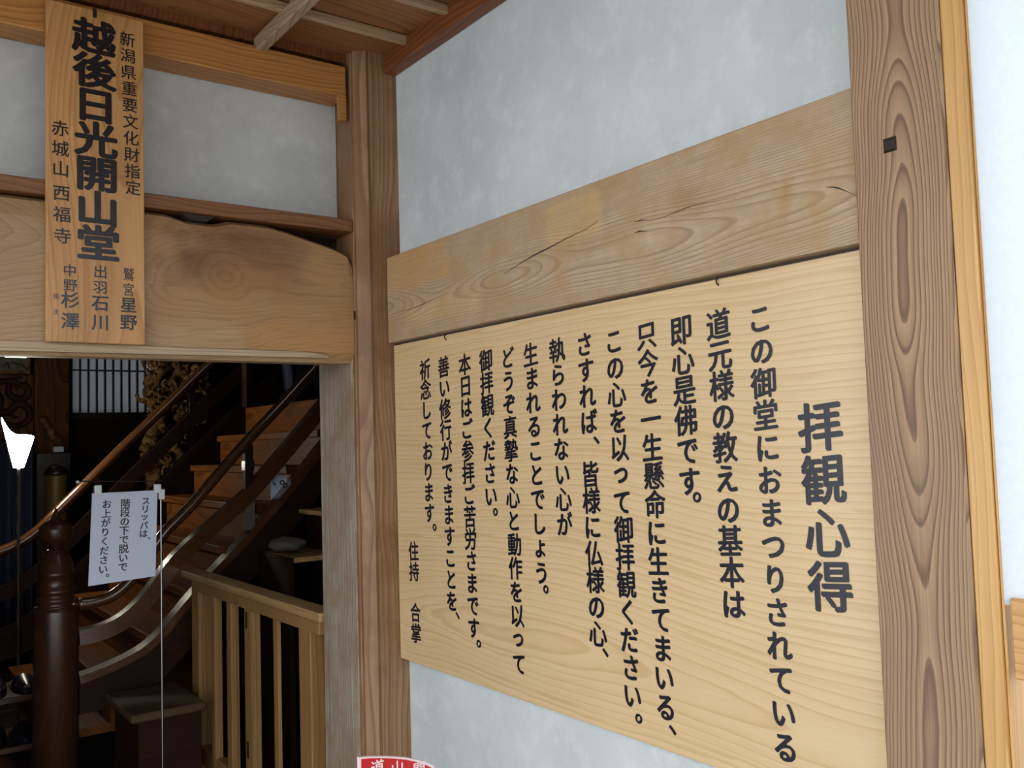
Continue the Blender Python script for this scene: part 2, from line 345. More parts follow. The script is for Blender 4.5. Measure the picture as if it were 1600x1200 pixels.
# hall behind
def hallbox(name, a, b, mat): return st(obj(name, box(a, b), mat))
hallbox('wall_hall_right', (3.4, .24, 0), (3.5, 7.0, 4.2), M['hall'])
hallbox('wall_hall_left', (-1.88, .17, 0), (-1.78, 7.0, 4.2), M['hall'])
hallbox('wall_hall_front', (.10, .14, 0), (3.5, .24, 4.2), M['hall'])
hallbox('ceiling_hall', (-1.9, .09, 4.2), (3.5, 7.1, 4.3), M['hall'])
YB = 6.2
A0 = ay(112, 645, YB); A1 = ay(262, 556, YB)      # hall window opening
wz0, wx0, wx1 = A0.z, A0.x, ay(250, 600, YB).x
wz1 = 3.4
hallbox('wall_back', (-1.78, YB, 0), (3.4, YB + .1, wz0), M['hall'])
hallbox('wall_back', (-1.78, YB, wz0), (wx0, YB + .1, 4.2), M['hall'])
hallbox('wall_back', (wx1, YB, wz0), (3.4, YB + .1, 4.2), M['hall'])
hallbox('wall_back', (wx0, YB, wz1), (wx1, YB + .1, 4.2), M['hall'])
fl = st(obj('floor', box((-4.4, -5.2, -.12), (3.4, YB, 0)), M['stone']))
hf = obj('floor_board', box((-1.77, .3, .0), (3.3, 1.0, .02), .002), M['floor'], fl)
for k in range(1, 8):
    c = hf.copy(); COL.objects.link(c); c.parent = fl; c.location = hf.location + Vector((0, .715 * k, 0))
g = st(obj('floor_ground', box((-40, -60, -.3), (40, -5.2, -.12)), M['stone']))

# window of the hall: paper behind vertical bars
wn = st(obj('window_1', box((wx0, YB - .02, wz0 - .05), (wx1, YB + .02, wz0), .003), M['black']))
obj('window_frame', box((wx0 - .05, YB - .02, wz0 - .05), (wx0, YB + .02, wz1), .003), M['black'], wn)
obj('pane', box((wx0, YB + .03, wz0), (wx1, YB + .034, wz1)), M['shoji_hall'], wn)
nb = 0; px = 127.2
x = wx0; step = ay(127.5, 600, YB).x - ay(114.2, 600, YB).x
while x < wx1:
    obj('glazing_bar', box((x - .007, YB - .005, wz0), (x + .007, YB + .025, wz1)), M['black'], wn); x += step
for z in (ay(160, 579, YB).z, ay(160, 579, YB).z + .55, ay(160, 579, YB).z + 1.1):
    obj('glazing_bar', box((wx0, YB - .008, z - .006), (wx1, YB + .022, z + .006)), M['black'], wn)

# porch ceiling: lapped boards, battens, frames
CZ = 2.58
ce = st(obj('ceiling', box((-2.4, -3.2, CZ + .06), (.12, .09, CZ + .1)), M['ceil_board']))
for k in range(14):
    y1 = .035 - .207 * k; y0 = y1 - .215
    pts = [(-2.35, y0, CZ), (-2.35, y1 + .01, CZ + .022), (-2.35, y1 + .01, CZ + .036), (-2.35, y0, CZ + .016)]
    obj('ceiling_board', prism(pts, (2.34, 0, 0)), M['ceil_board'], ce)
    obj('lit_board_edge', box((-2.35, y0 - .005, CZ - .006), (-.01, y0 + .012, CZ + .018), .002), M['edge_lit'], ce)  # pale strip painted as the light caught by each lapped edge
for k in range(4):
    x = -.375 - .52 * k
    obj('batten', box((x - .014, -2.95, CZ - .036), (x + .014, .02, CZ + .004), .003), M['batten'], ce)
obj('frame_rail', box((-.042, -2.95, 2.538), (.0, .03, CZ + .02), .004), M['ceil_frame'], ce)
obj('frame_rail', box((-2.35, .02, 2.575), (-.10, .085, CZ + .03), .004), M['ceil_frame'], ce)

# ================================================================== POSTS AND BEAMS
# corner post: chamfered, with a groove either side of the chamfer
def post_poly(z): return [(-.12, .225, z), (-.12, .0, z), (-.117, -.003, z), (-.117, -.008, z), (-.12, -.011, z), (-.12, -.020, z), (-.093, -.047, z), (-.093, -.044, z), (-.086, -.044, z), (-.086, -.05, z), (.0, -.05, z), (.02, -.03, z), (.02, .225, z)]
cp = thing('corner_post', 'old brown wooden post with grooved chamfer in the corner between the walls', 'post', (-.05, .08, 0))
obj('shaft', prism(post_poly(0), (0, 0, 2.60)), M['post_corner'], cp)
o = obj('jamb_facing', box((-.1225, .012, 0), (-.118, .228, 1.742), .001), M['jamb'], cp); o['label'] = 'grey weathered face turned to the doorway'
obj('dowel', box((-.1215, -.003, 1.845), (-.1175, .009, 1.868)), M['crack'], cp)
# right post
rp = thing('broad_post', 'broad weathered post with flame-like cathedral grain at right of the lettered board', 'post', (.0, -1.5725, 0))
obj('shaft', box((-.055, -1.642, 0), (.09, -1.502, 2.60), .003), M['post_right'], rp, origin=(-.055, -1.5725, 1.4))
pg = ax(1389, 227, -.057)
obj('peg', box((-.0575, pg.y - .0085, pg.z - .0085), (-.02, pg.y + .0085, pg.z + .0085), .0015), M['iron'], rp)
obj('peg_hole', box((-.0555, pg.y - .0105, pg.z - .0095), (-.03, pg.y + .0095, pg.z + .0115)), M['crack'], rp)

# door at the far right: trim, paper panel, rail and lower board
tr = st(obj('trim_1', box((-.052, -1.6735, 0), (.06, -1.6425, 2.56), .002), M['goldZ']))
dr = st(obj('door_1', box((-.046, -1.678, 0), (.012, -1.674, 2.3), .001), M['goldZ']))
R0 = ax(1585, 935, -.05); R1 = ax(1590, 1062, -.05)
obj('pane', box((-.047, -3.3, R0.z - .01), (-.045, -1.6785, 2.3)), M['shoji'], dr)
obj('door_rail', box((-.051, -3.3, R1.z), (-.02, -1.687, R0.z), .002), M['goldY'], dr)
P0 = ax(1585, 1100, -.012)
obj('door_board', box((-.040, -3.3, 0.1), (-.025, -1.694, R1.z), .001), M['goldZ'], dr)

# beam over the lettered board
br = thing('right_beam', 'wide old tan beam with cracks and orange stains, above the large lettered board', 'beam', (0, -.775, 1.777))
obj('shaft', box((-.045, -1.500, 1.777), (.06, -.052, 2.014), .004, 2), M['beam_right'], br, origin=(-.045, -1.502, 1.777))
def crack(pts, w=.0012, x=-.0455):
    P = smooth_path([ax(a, b, x) for a, b in pts], 3); bm = bmesh.new(); R = [max(.25, 1 - abs(2 * i / (len(P) - 1) - .8)) for i in range(len(P))]
    add_sweep(bm, P, rect(.0006, w * 2), Vector((1, 0, 0)), R); obj('crack', bm, M['crack'], br)
crack([(788, 428), (812, 412), (836, 398), (860, 386), (890, 370), (915, 358), (935, 344)], .0016)
crack([(622, 488), (650, 480), (680, 466), (700, 458)], .0009)
crack([(1290, 292), (1310, 294), (1338, 306)], .0012)
crack([(990, 347), (1003, 344), (1012, 344)], .0012); crack([(991, 364), (1001, 361), (1011, 362)], .0014)
crack([(1010, 345), (1040, 338), (1080, 322), (1120, 314), (1150, 308)], .0006)
# great beam over the doorway: natural log edge dips at its right end
bl = thing('great_beam', 'massive curved log beam with swirling grain spanning over the dark doorway', 'beam', (-.96, .1, 1.73))
top = [(-1.8, 2.083), (-1.2, 2.086), (-.62, 2.084), (-.57, 2.072), (-.50, 2.072), (-.46, 2.084), (-.36, 2.085), (-.30, 2.074), (-.24, 2.060), (-.17, 2.044), (-.135, 2.03), (-.121, 2.00)]
xs = [-1.8, -1.4, -1.2, -1.0, -.8, -.7, -.62, -.57, -.50, -.46, -.40, -.36, -.30, -.24, -.20, -.17, -.135, -.121]
def topz(x):
    for (a, za), (b, zb) in zip(top, top[1:]):
        if a <= x <= b: return za + (zb - za) * (x - a) / (b - a)
    return 2.0
bm = bmesh.new(); rings = []
for x in xs:
    t = topz(x); bulge = -.006 * math.sin((x + 2.6) * 2)
    sec = [(.17, 1.733), (.05, 1.724), (.022, 1.7245), (.0015, 1.752), (-.004 + bulge, 1.80), (-.006 + bulge, 1.9), (-.004 + bulge, t - .05), (.006, t - .012), (.03, t), (.17, t)]
    rings.append([bm.verts.new((x, y, z)) for y, z in sec])
for a, b in zip(rings, rings[1:]):
    for i in range(len(a)): bm.faces.new((a[i], a[(i + 1) % len(a)], b[(i + 1) % len(b)], b[i]))
bm.faces.new(rings[0]); bm.faces.new(rings[-1])
obj('shaft', bm, M['beam_left'], bl, origin=(-.52, 0, 1.74))
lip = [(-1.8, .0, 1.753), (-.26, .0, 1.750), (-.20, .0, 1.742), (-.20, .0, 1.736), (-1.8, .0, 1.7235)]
obj('lit_lower_bevel', prism([(x, -.004, z) for x, y, z in lip], (0, .02, 0)), M['beam_left_lit'], bl)['label'] = 'pale grey strip painted as light along the lower edge'  # pale colour stands for the light on the underside bevel
obj('knot_hole', prism([(-.585, .006, 2.087), (-.50, .006, 2.087), (-.52, .006, 2.072), (-.56, .006, 2.072)], (0, .05, 0)), M['crack'], bl)
# rail over the beam, and the golden ceiling rail with its hooked end
o = obj('thin_rail', box((-1.8, -.004, 2.088), (-.121, .09, 2.123), .002), M['rail']); tag(o, 'thin brown rail lying along the top of the great log beam', 'rail')
gl = thing('ceiling_rail', 'golden amber wooden rail under the ceiling with a hooked right end', 'rail', (-1.3, .04, 2.468))
obj('shaft', box((-1.8, .0, 2.468), (-.131, .089, 2.555), .004, 2), M['gold'], gl)
pts = [(-.158, .001, 2.472), (-.153, .001, 2.464), (-.150, .001, 2.45), (-.150, .001, 2.402), (-.1315, .001, 2.402), (-.1315, .001, 2.472)]
obj('end_hook', prism(pts, (0, .022, 0)), M['gold'], gl)
# posts of the doorway out of frame
o = obj('far_post', box((-1.92, -.05, 0), (-1.801, .165, 2.57), .005), M['post_corner']); tag(o, 'brown doorway post at the far left end of the log beam', 'post')

# ================================================================== LARGE LETTERED BOARD
bd = thing('lettered_board', 'large pale wooden board covered with columns of black brush lettering', 'sign', (-.015, -.775, .923))
obj('board', box((-.03, -1.4995, .923), (-.008, -.056, 1.770), .0012), M['board'], bd, origin=(-.03, -1.5, .923))
PB = lambda px, py: ax(px, py, -.0306); RB = Vector((0, -1, 0))
cols = [
    ('拝観心得', (1281, 668), (1297, 918), 1.0, ()),
    ('この御堂におまつりされている', (1187, 499), (1227, 1169), 1.0, ()),
    ('道元様の教えの基本は', (1122, 508), (1146, 945), 1.05, ()),
    ('即心是佛です', (1064, 517), (1077, 753), 1.05, (('。', 1089, 777),)),
    ('只今を一生懸命に生きてまいる', (1010, 525), (1040, 1106), 1.05, (('、', 1051, 1141),)),
    ('この心を以って御拝観ください', (959, 534), (988, 1088), 1.05, (('。', 998, 1123),)),
    ('さすれば', (913, 539), (920, 660), 1.05, (('、', 932, 688),)),
    ('皆様に仏様の心', (922, 742), (934, 991), 1.05, (('、', 946, 1020),)),
    ('執らわれない心が', (870, 548), (882, 820), 1.05, ()),
    ('生まれることでしょう', (829, 555), (846, 896), 1.05, (('。', 853, 921),)),
    ('どうぞ真摯な心と動作を以って', (793, 560), (811, 1038), 1.02, ()),
    ('御拝観ください', (759, 564), (767, 776), 1.05, (('。', 774, 800),)),
    ('本日はご参拝ご苦労さまです', (726, 570), (740, 982), 1.05, (('。', 748, 1006),)),
    ('善い修行ができますことを', (693, 574), (706, 940), 1.05, (('、', 715, 962),)),
    ('祈念しております', (664, 578), (671, 802), 1.05, (('。', 679, 824),)),
    ('住持　合掌', (646, 862), (650, 990), 1.0, ()),
]
for i, (t, a, b, k, ex) in enumerate(cols):
    o = text_column(PB, RB, t, a, b, bd, M['ink'], off=.032, k=k, shear=.09, extra=ex, wx=1.0)
for px, py in ((1122, 440), (697, 527)):
    c = ax(px, py, -.031); P = smooth_path([c + Vector((0, 0, .008)), c + Vector((-.004, 0, .003)), c + Vector((-.004, 0, -.003)), c + Vector((.002, 0, -.007))], 3)
    obj('screw_hook', tube(P, .0014, 6), M['iron'], bd)

# ================================================================== TALL NAME BOARD on the left
nb_ = thing('name_board', 'tall narrow amber wooden board with bold black characters hung before the log beam', 'sign', (-.785, -.02, 1.751))
o = obj('board', box((-.891, -.03, 1.751), (-.681, -.008, 2.534), .0012), M['sign_left'], nb_, origin=(-.79, -.03, 2.1))
PN = lambda px, py: ay(px, py, -.0306); RN = Vector((1, 0, 0))
def ncol(t, a, b, k=1.0, off=.02, wx=1.0): return text_column(PN, RN, t, a, b, nb_, M['ink_sign'], off=off, k=k, wx=wx, nib=.8)
ncol('越後日光開山堂', (147, 59), (154, 381), 1.06, .038, 1.12)
ncol('新潟県重要文化財指定', (199, 62), (208, 294), .92, .012)
ncol('赤城山', (94, 201), (95, 264), .82, .012); ncol('西福寺', (96, 302), (98, 369), .78, .012)
ncol('鷲宮', (201, 429), (201, 453), .9, .008, .8); ncol('星野', (201, 477), (201, 504), .95, .022)
ncol('出羽', (157, 425), (157, 449), .9, .012); ncol('石川', (157, 474), (157, 504), .88, .022)
ncol('中野', (109, 423), (110, 446), .9, .012); ncol('杉澤', (110, 469), (110, 502), .82, .022)
ncol('施主', (88, 463), (88, 487), .4, .0)
c = ay(148, 20, -.032)
obj('hook', box((c.x - .004, -.034, c.z - .011), (c.x + .004, -.026, c.z + .011), .001), M['iron'], nb_)

# ================================================================== LIGHT WOOD FENCE at the doorway
XF = -.125
fz = ax(512, 985, XF).z; ft = ax(512, 961, XF).z
fn = thing('lattice_fence', 'light wooden barrier of upright bars just inside the doorway', 'fence', (XF, .8, 0))
yb0 = .235; yb1 = ax(286, 886, XF).y
obj('top_rail', box((XF - .008, yb0, ft - .028), (XF + .06, yb1, ft), .005, 2), M['fenceY'], fn)
obj('apron_rail', box((XF, yb0 + .02, ft - .068), (XF + .04, ax(300, 900, XF).y, ft - .030), .002), M['fence'], fn)
for a, b, th, nm in ((300, 310, .06, 'post'), (330, 335, .03, 'baluster'), (354, 361, .03, 'baluster'), (382, 392, .035, 'post'), (427, 434, .012, 'baluster'), (467, 485, .055, 'post')):
    ya, yb = ax(a, 1050, XF).y, ax(b, 1050, XF).y
    obj(nm, box((XF + .001, yb, 0), (XF + .001 + th, ya, ft - .030), .0015), M['fence'], fn)
bz = ax(311, 1166, XF); bz2 = ax(355, 1199, XF)
obj('bottom_rail', box((XF + .003, ax(382, 1100, XF).y, .30), (XF + .04, ax(310, 1100, XF).y, bz.z), .002), M['fence'], fn)
for z in (ax(388, 970, XF).z, ax(388, 1172, XF).z):
    y_ = ax(386, 1050, XF).y
    obj('hinge', box((XF - .002, y_ - .006, z - .028), (XF + .002, y_ + .006, z + .028)), M['iron'], fn)

# ================================================================== STAIRCASE
Y1, Y2 = 1.6, 3.08
sc = thing('staircase', 'dark varnished arched wooden staircase with curved handrails rising to the right', 'staircase', (.1, 2.5, 0))
Pn = lambda pts: smooth_path([ay(a, b, Y1) for a, b in pts], 5)
Pf = lambda pts: smooth_path([ay(a, b, Y2) for a, b in pts], 5)
SY = Vector((0, 1, 0))
def rail_part(name, path, sec, mat, sm=True, label=None):
    bm = bmesh.new(); add_sweep(bm, path, sec, SY); o = obj(name, bm, mat, sc, sm)
    if label: o['label'] = label
    return o
near_a = Pn([(122, 944), (150, 940), (175, 931), (198, 913), (225, 880), (257, 833), (300, 789), (340, 742), (388, 687), (440, 632), (502, 564), (560, 500), (640, 412)])
near_b = Pn([(122, 995), (150, 989), (176, 979), (198, 965), (222, 943), (245, 914), (270, 880), (300, 850), (340, 815), (388, 772), (450, 700), (508, 630), (580, 545), (660, 452)])
near_c = Pn([(122, 1060), (150, 1050), (183, 1036), (220, 1016), (249, 991), (275, 960), (300, 930), (340, 886), (388, 836), (450, 764), (508, 690), (580, 605), (660, 515)])
soft = lambda w, h: [(-w / 2, -h * .3), (-w * .3, -h / 2), (w * .3, -h / 2), (w / 2, -h * .3), (w / 2, h * .3), (w * .3, h / 2), (-w * .3, h / 2), (-w / 2, h * .3)]
rail_part('handrail', near_a, circ(.023, 14), M['rail_dark'])
rail_part('middle_rail', near_b, rect(.06, .058), M['rail_dark'], False)
rail_part('stringer_cap', near_c, rect(.075, .030), M['rail_dark'], False)
def ribbon(topl, botl, w, name):
    bm = bmesh.new(); rings = []
    for a, b in zip(topl, botl): rings.append([bm.verts.new(a + Vector((0, -w / 2, 0))), bm.verts.new(b + Vector((0, -w / 2, 0))), bm.verts.new(b + Vector((0, w / 2, 0))), bm.verts.new(a + Vector((0, w / 2, 0)))])
    for r, s in zip(rings, rings[1:]):
        for i in range(4): bm.faces.new((r[i], r[(i + 1) % 4], s[(i + 1) % 4], s[i]))
    bm.faces.new(rings[0]); bm.faces.new(rings[-1]); return obj(name, bm, M['stringer'], sc)
def lowered(path, dz0, dz1):
    n = len(path) - 1; return [p + Vector((0, 0, -(dz0 + (dz1 - dz0) * min(1, 2.2 * i / n)))) for i, p in enumerate(path)]
ribbon([p + Vector((0, 0, -.012)) for p in near_c], lowered(near_c, .13, .19), .055, 'stringer')
far_a = Pf([(-60, 882), (0, 862), (30, 849), (60, 828), (95, 794), (135, 755), (200, 691), (260, 634), (318, 578), (380, 524), (480, 436)])
rail_part('handrail', far_a, circ(.027, 14), M['rail_dark'])
far_b = [p + Vector((0, 0, -.21)) for p in far_a]; far_c = [p + Vector((0, 0, -.40)) for p in far_a]
rail_part('middle_rail', far_b, rect(.06, .07), M['stringer'], False)
rail_part('stringer_cap', far_c, rect(.075, .03), M['stringer'], False)
ribbon([p + Vector((0, 0, -.012)) for p in far_c], lowered(far_c, .13, .2), .055, 'stringer')
# uprights of the near balustrade
def zat(path, x):
    for a, b in zip(path, path[1:]):
        if a.x <= x <= b.x: return a.z + (b.z - a.z) * (x - a.x) / (b.x - a.x)
    return path[-1].z
for px in (388, 575):
    x = ay(px, 760, Y1).x
    obj('baluster', box((x - .018, Y1 - .018, zat(near_c, x)), (x + .018, Y1 + .018, zat(near_a, x) - .015), .004), M['stringer'], sc)
    z = zat(near_a, x) - .075
    o = obj('metal_collar', box((x - .021, Y1 - .021, z - .055), (x + .021, Y1 + .021, z - .012), .002), M['steel'], sc)
    z = zat(near_b, x) - .03
    obj('metal_collar', box((x - .021, Y1 - .021, zat(near_c, x) + .02), (x + .021, Y1 + .021, z), .002), M['greycloth'], sc)
for px in (150, 300, 385):
    x = ay(px, 720, Y2).x
    obj('baluster', box((x - .02, Y2 - .02, zat(far_c, x)), (x + .02, Y2 + .02, zat(far_a, x) - .015), .004), M['stringer'], sc)
# treads and risers
LZ = 1.74
for k in range(9):
    z = LZ - .163 * k; x = .69 - .153 * k
    if k == 0:
        obj('landing', box((x, Y1 + .06, z - .04), (3.2, Y2 - .03, z), .004), M['stair'], sc)
    else:
        obj('tread', box((x - .02, Y1 + .06, z - .035), (x + .20, Y2 - .03, z), .005, 2), M['stair'], sc)
    if z > .2: obj('riser', box((x + .002, Y1 + .06, z - .163), (x + .018, Y2 - .03, z - .036)), M['stair'], sc)
# newel with onion finial
nx = -.586; prof = [(.079, 0), (.079, .905), (.076, .925), (.062, .928), (.062, .940), (.067, .948), (.067, .956), (.060, .962), (.060, .972), (.066, .978), (.066, .990), (.059, .996), (.059, 1.036), (.066, 1.042), (.066, 1.055), (.060, 1.060),
                    (.061, 1.085), (.057, 1.089), (.056, 1.100), (.050, 1.104), (.048, 1.118), (.040, 1.122), (.036, 1.135), (.027, 1.140), (.025, 1.158), (.044, 1.165), (.055, 1.180), (.060, 1.203), (.058, 1.224), (.044, 1.240), (.020, 1.252), (.010, 1.272), (0, 1.302)]
i0 = 3; i1 = 24
bm = bmesh.new(); add_lathe(bm, prof[:i0], (nx, Y1)); nw = obj('newel_post', bm, M['newel'], sc, True); nw['label'] = 'turned dark newel post with onion-shaped finial'
bm = bmesh.new(); add_lathe(bm, prof[i0 - 1:i1], (nx, Y1)); obj('ringed_collar', bm, M['newel'], nw, True)
bm = bmesh.new(); add_lathe(bm, prof[i1 - 1:], (nx, Y1)); obj('finial', bm, M['newel'], nw, True)
fx = far_a[0].x - .05; dz = far_a[0].z + .12 - 1.06
bm = bmesh.new(); add_lathe(bm, [(r, z + dz if z > .5 else z) for r, z in prof], (fx, Y2)); obj('newel_post', bm, M['newel'], sc, True)
# paper notice on the stair
YT = Y1 + .045; c0 = ay(423, 745, YT); c1 = ay(449, 782, YT)
pn = thing('stair_notice', 'small white paper notice half hidden behind the stair stringer', 'notice', ((c0.x + c1.x) / 2, YT, c1.z))
obj('sheet', box((c0.x, YT, c1.z), (c1.x, YT + .002, c0.z)), M['white'], pn)
T_ = lambda a, b: ay(a, b, YT - .001)
bm = bmesh.new(); put_char(bm, '。', T_(441, 754), RN, Vector((0, 0, 1)), .07, .02); obj_flat('printed_mark', bm, M['iron'], pn)
bm = bmesh.new(); put_char(bm, '、', T_(429, 756), RN, Vector((0, 0, 1)), .05, .02); obj_flat('printed_mark', bm, M['navy'], pn)

# ================================================================== SLIPPER NOTICE ON ITS STAND
YS = .85
ss = thing('slipper_notice', 'white hanging notice about slippers on a thin steel stand', 'sign', (ay(250, 1190, YS).x, YS, 0))
tl, tr_, br_, bl_ = [ay(a, b, YS) for a, b in ((144, 771), (246, 766), (243, 900), (138, 916))]
obj('card', prism([tl, bl_, br_, tr_], (0, .003, 0)), M['white'], ss)
pt = ay(252, 764, YS); pb = ay(248, 1199, YS)
obj('pole', tube([(pt.x, YS + .005, pt.z + .01), (pt.x, YS + .005, 0)], .0034, 10), M['steel'], ss)
obj('foot', box((pt.x - .12, YS - .12, 0), (pt.x + .12, YS + .12, .012), .004), M['steel'], ss)
rl = ay(122, 752, YS + .006)
obj('cross_rod', tube([rl, (pt.x, YS + .006, ay(250, 752, YS).z)], .0022, 8, side=Vector((0, 0, 1))), M['black'], ss)
c = ay(121, 753, YS); obj('rod_tip', tube([c + Vector((-.004, 0, 0)), c + Vector((.004, 0, 0))], .0045, 8, side=Vector((0, 0, 1))), M['clip'], ss)
for a, b in ((153, 766), (246, 764)):
    c = ay(a, b, YS - .002); obj('clip', box((c.x - .011, YS - .008, c.z - .014), (c.x + .011, YS + .008, c.z + .016), .004, 2), M['clip'], ss)
c = ay(253, 770, YS); obj('pole_head', box((c.x - .010, YS - .006, c.z - .022), (c.x + .009, YS + .014, c.z + .012), .003), M['clip'], ss)
PS = lambda px, py: ay(px, py, YS - .0008)
def scol(t, a, b, k=1.0, extra=()): text_column(PS, RN, t, a, b, ss, M['ink'], off=.024, k=k, extra=extra)
scol('スリッパは', (228, 783), (224, 834), 1.1, (('、', 233, 841),))
scol('階段の下で脱いで', (196, 787), (192, 886), 1.1)
scol('お上がりください', (167, 788), (161, 890), 1.05, (('。', 168, 899),))

# ================================================================== HALL FURNISHINGS
YP = 5.6
a = ay(54, 640, YP); b = ay(108, 640, YP)
o = obj('hall_pillar', box((a.x, YP, 0), (b.x, YP + .25, 4.2), .006), M['pillar']); tag(o, 'square brown pillar deep in the hall beside the lit paper window', 'post')
# carved transom panel and painted plaque left of pillar
cpn = thing('carved_transom', 'dark carved wooden panel above the lamp at the left edge', 'panel', (a.x - .3, YP + .05, 1.6))
p0 = ay(-60, 583, YP); p1 = ay(50, 665, YP)
obj('panel_board', box((p0.x, YP + .05, p1.z - .1), (a.x - .005, YP + .08, p0.z), .003), M['pillar'], cpn)
obj('panel_frame', box((a.x - .05, YP + .02, p1.z - .4), (a.x - .004, YP + .1, p0.z), .003), M['pillar'], cpn)
for cx, cy, r0, ph in ((8, 625, .17, 0), (32, 610, .10, 1.5), (28, 645, .12, 3.), (-20, 625, .14, 2.)):
    c = ay(cx, cy, YP + .04); P = [c + Vector((r0 * (1 - t / 26) * math.cos(ph + t * .42), -.01, r0 * (1 - t / 26) * math.sin(ph + t * .42))) for t in range(20)]
    obj('carved_scroll', tube(P, .03, 8, [math.sin(.25 + 2.7 * i / 19) for i in range(20)], Vector((0, 1, 0))), M['carving_dark'], cpn, True)
p0 = ay(-60, 556, YP); p1 = ay(47, 582, YP)
pq = thing('painted_plaque', 'pale framed ink painting above the carved panel at the left edge', 'plaque', ((p0.x + p1.x) / 2, YP, p1.z))
obj('plaque_sheet', box((p0.x, YP, p1.z + .01), (p1.x - .02, YP + .02, p0.z + .3)), M['paint'], pq)
obj('plaque_frame', box((p0.x, YP - .01, p1.z - .012), (p1.x, YP + .03, p1.z + .01), .002), M['carving'], pq)
obj('plaque_frame', box((p1.x - .02, YP - .01, p1.z + .01), (p1.x, YP + .03, p0.z + .3), .002), M['carving'], pq)
bq = bmesh.new()
for pts in (((18, 566), (28, 569), (35, 570), (42, 578)), ((6, 574), (12, 566), (14, 576))):
    add_sweep(bq, smooth_path([ay(x_, y_, YP - .001) for x_, y_ in pts], 3), rect(.002, .014), Vector((0, 1, 0)))
obj('brush_marks', bq, M['iron'], pq)
t0, t1 = ay(8, 553, 4.6), ay(41, 553, 4.6)
tb = thing('ceiling_tube_light', 'glowing tube light just under the log beam at far left', 'light', ((t0.x + t1.x) / 2, 4.6, t0.z))
obj('tube', tube([(t0.x, 4.6, t0.z), (t1.x, 4.6, t0.z)], .022, 10, side=Vector((0, 0, 1))), M['tube'], tb)
obj('housing', box((t0.x - .03, 4.57, t0.z + .02), (t1.x + .03, 4.63, t0.z + .06), .005), M['paint'], tb)
obj('cord', tube([((t0.x + t1.x) / 2, 4.6, t0.z + .05), ((t0.x + t1.x) / 2, 4.6, 4.2)], .004, 6), M['black'], tb)

# standing lamp with flared paper shade
YL = 3.0
lb = ay(30, 731, YL); lt_ = ay(52, 686, YL); lp = ay(2, 652, YL)
lx = ay(29, 731, YL).x
lm = thing('floor_lamp', 'lit standing lamp with flared white paper shade on a thin black pole', 'lamp', (lx, YL, 0))
rb = (ay(37, 731, YL).x - ay(21, 731, YL).x) / 2; z0 = lb.z
bm = bmesh.new(); rings = []
N = 32; ht = ay(2, 652, YL).z - z0; hl = ay(26, 680, YL).z - z0
wL = lx - ay(2, 652, YL).x; wR = ay(53, 686, YL).x - lx
for j in range(7):
    t = j / 6; ring = []
    for i in range(N):
        an = 2 * math.pi * i / N; ca = abs(math.cos(2 * (an - .0)))
        k = math.cos(an); wide = (wL if k < 0 else wR)
        peak = (ht if k < 0 else (ay(52, 686, YL).z - z0) + .01)
        h = hl + (peak - hl) * abs(k) ** 3
        R = rb + (wide - rb) * t ** .95
        ring.append(bm.verts.new((lx + R * math.cos(an), YL + (rb + (.10 - rb) * t) * math.sin(an), z0 + h * t)))
    rings.append(ring)
for p, q in zip(rings, rings[1:]):
    for i in range(N): bm.faces.new((p[i], p[(i + 1) % N], q[(i + 1) % N], q[i]))
obj('lamp_shade', bm, M['lampshade'], lm, True)
obj('pole', tube([(lx, YL, z0 + .02), (lx, YL, 0)], .008, 10), M['steel'], lm)
bm = bmesh.new(); add_lathe(bm, [(.12, 0), (.12, .015), (.02, .03), (0, .03)], (lx, YL)); obj('base', bm, M['black'], lm, True)
pl = bpy.data.lights.new('lamp_bulb', 'POINT'); pl.energy = 2; pl.color = (1, .82, .55); pl.shadow_soft_size = .05
po = bpy.data.objects.new('lamp_bulb', pl); COL.objects.link(po); po.parent = lm; po.location = (0, 0, z0 + .12)

# dark urn with domed lid, white box on it
YU = 4.4
c = ay(88, 760, YU); zt = ay(88, 735, YU).z; r = (ay(106, 760, YU).x - ay(71, 760, YU).x) / 2
ur = thing('lidded_urn', 'dull bronze lidded urn standing behind the newel finial', 'urn', (c.x, YU, 0))
bm = bmesh.new(); add_lathe(bm, [(r * .7, 0), (r, .1), (r, zt - .05), (r * 1.05, zt - .03)], (c.x, YU)); obj('body', bm, M['olive'], ur, True)
bm = bmesh.new(); add_lathe(bm, [(r * 1.1, zt - .03), (r * 1.1, zt - .015), (r * .8, zt + .02), (r * .3, zt + .04), (0, zt + .042)], (c.x, YU)); obj('lid', bm, M['black'], ur, True)
c0, c1 = ay(84, 698, YU + .5), ay(100, 706, YU + .5)
o = obj('small_white_box', box((c0.x, YU + .5, c1.z), (c1.x, YU + .56, c0.z), .004), M['white']); tag(o, 'tiny white box on a dark cabinet behind the urn', 'box')
q0, q1 = ay(56, 707, YU + .45), ay(112, 707, YU + .45)
o = obj('dark_cabinet', box((q0.x, YU + .45, 0), (q1.x, YU + .85, c1.z - .001), .008), M['black']); tag(o, 'black lacquered cabinet in front of the brown pillar', 'cabinet')
P = smooth_path([ay(a_, b_, YP - .05) for a_, b_ in ((64, 652), (72, 662), (78, 672), (84, 684), (92, 690))], 4)
o = obj('carved_branch', tube(P, .035, 8, [.4 + .6 * abs(math.sin(i * .9)) for i in range(len(P))]), M['carving'], None, True); tag(o, 'short knotted carved branch leaning on the brown pillar', 'carving')
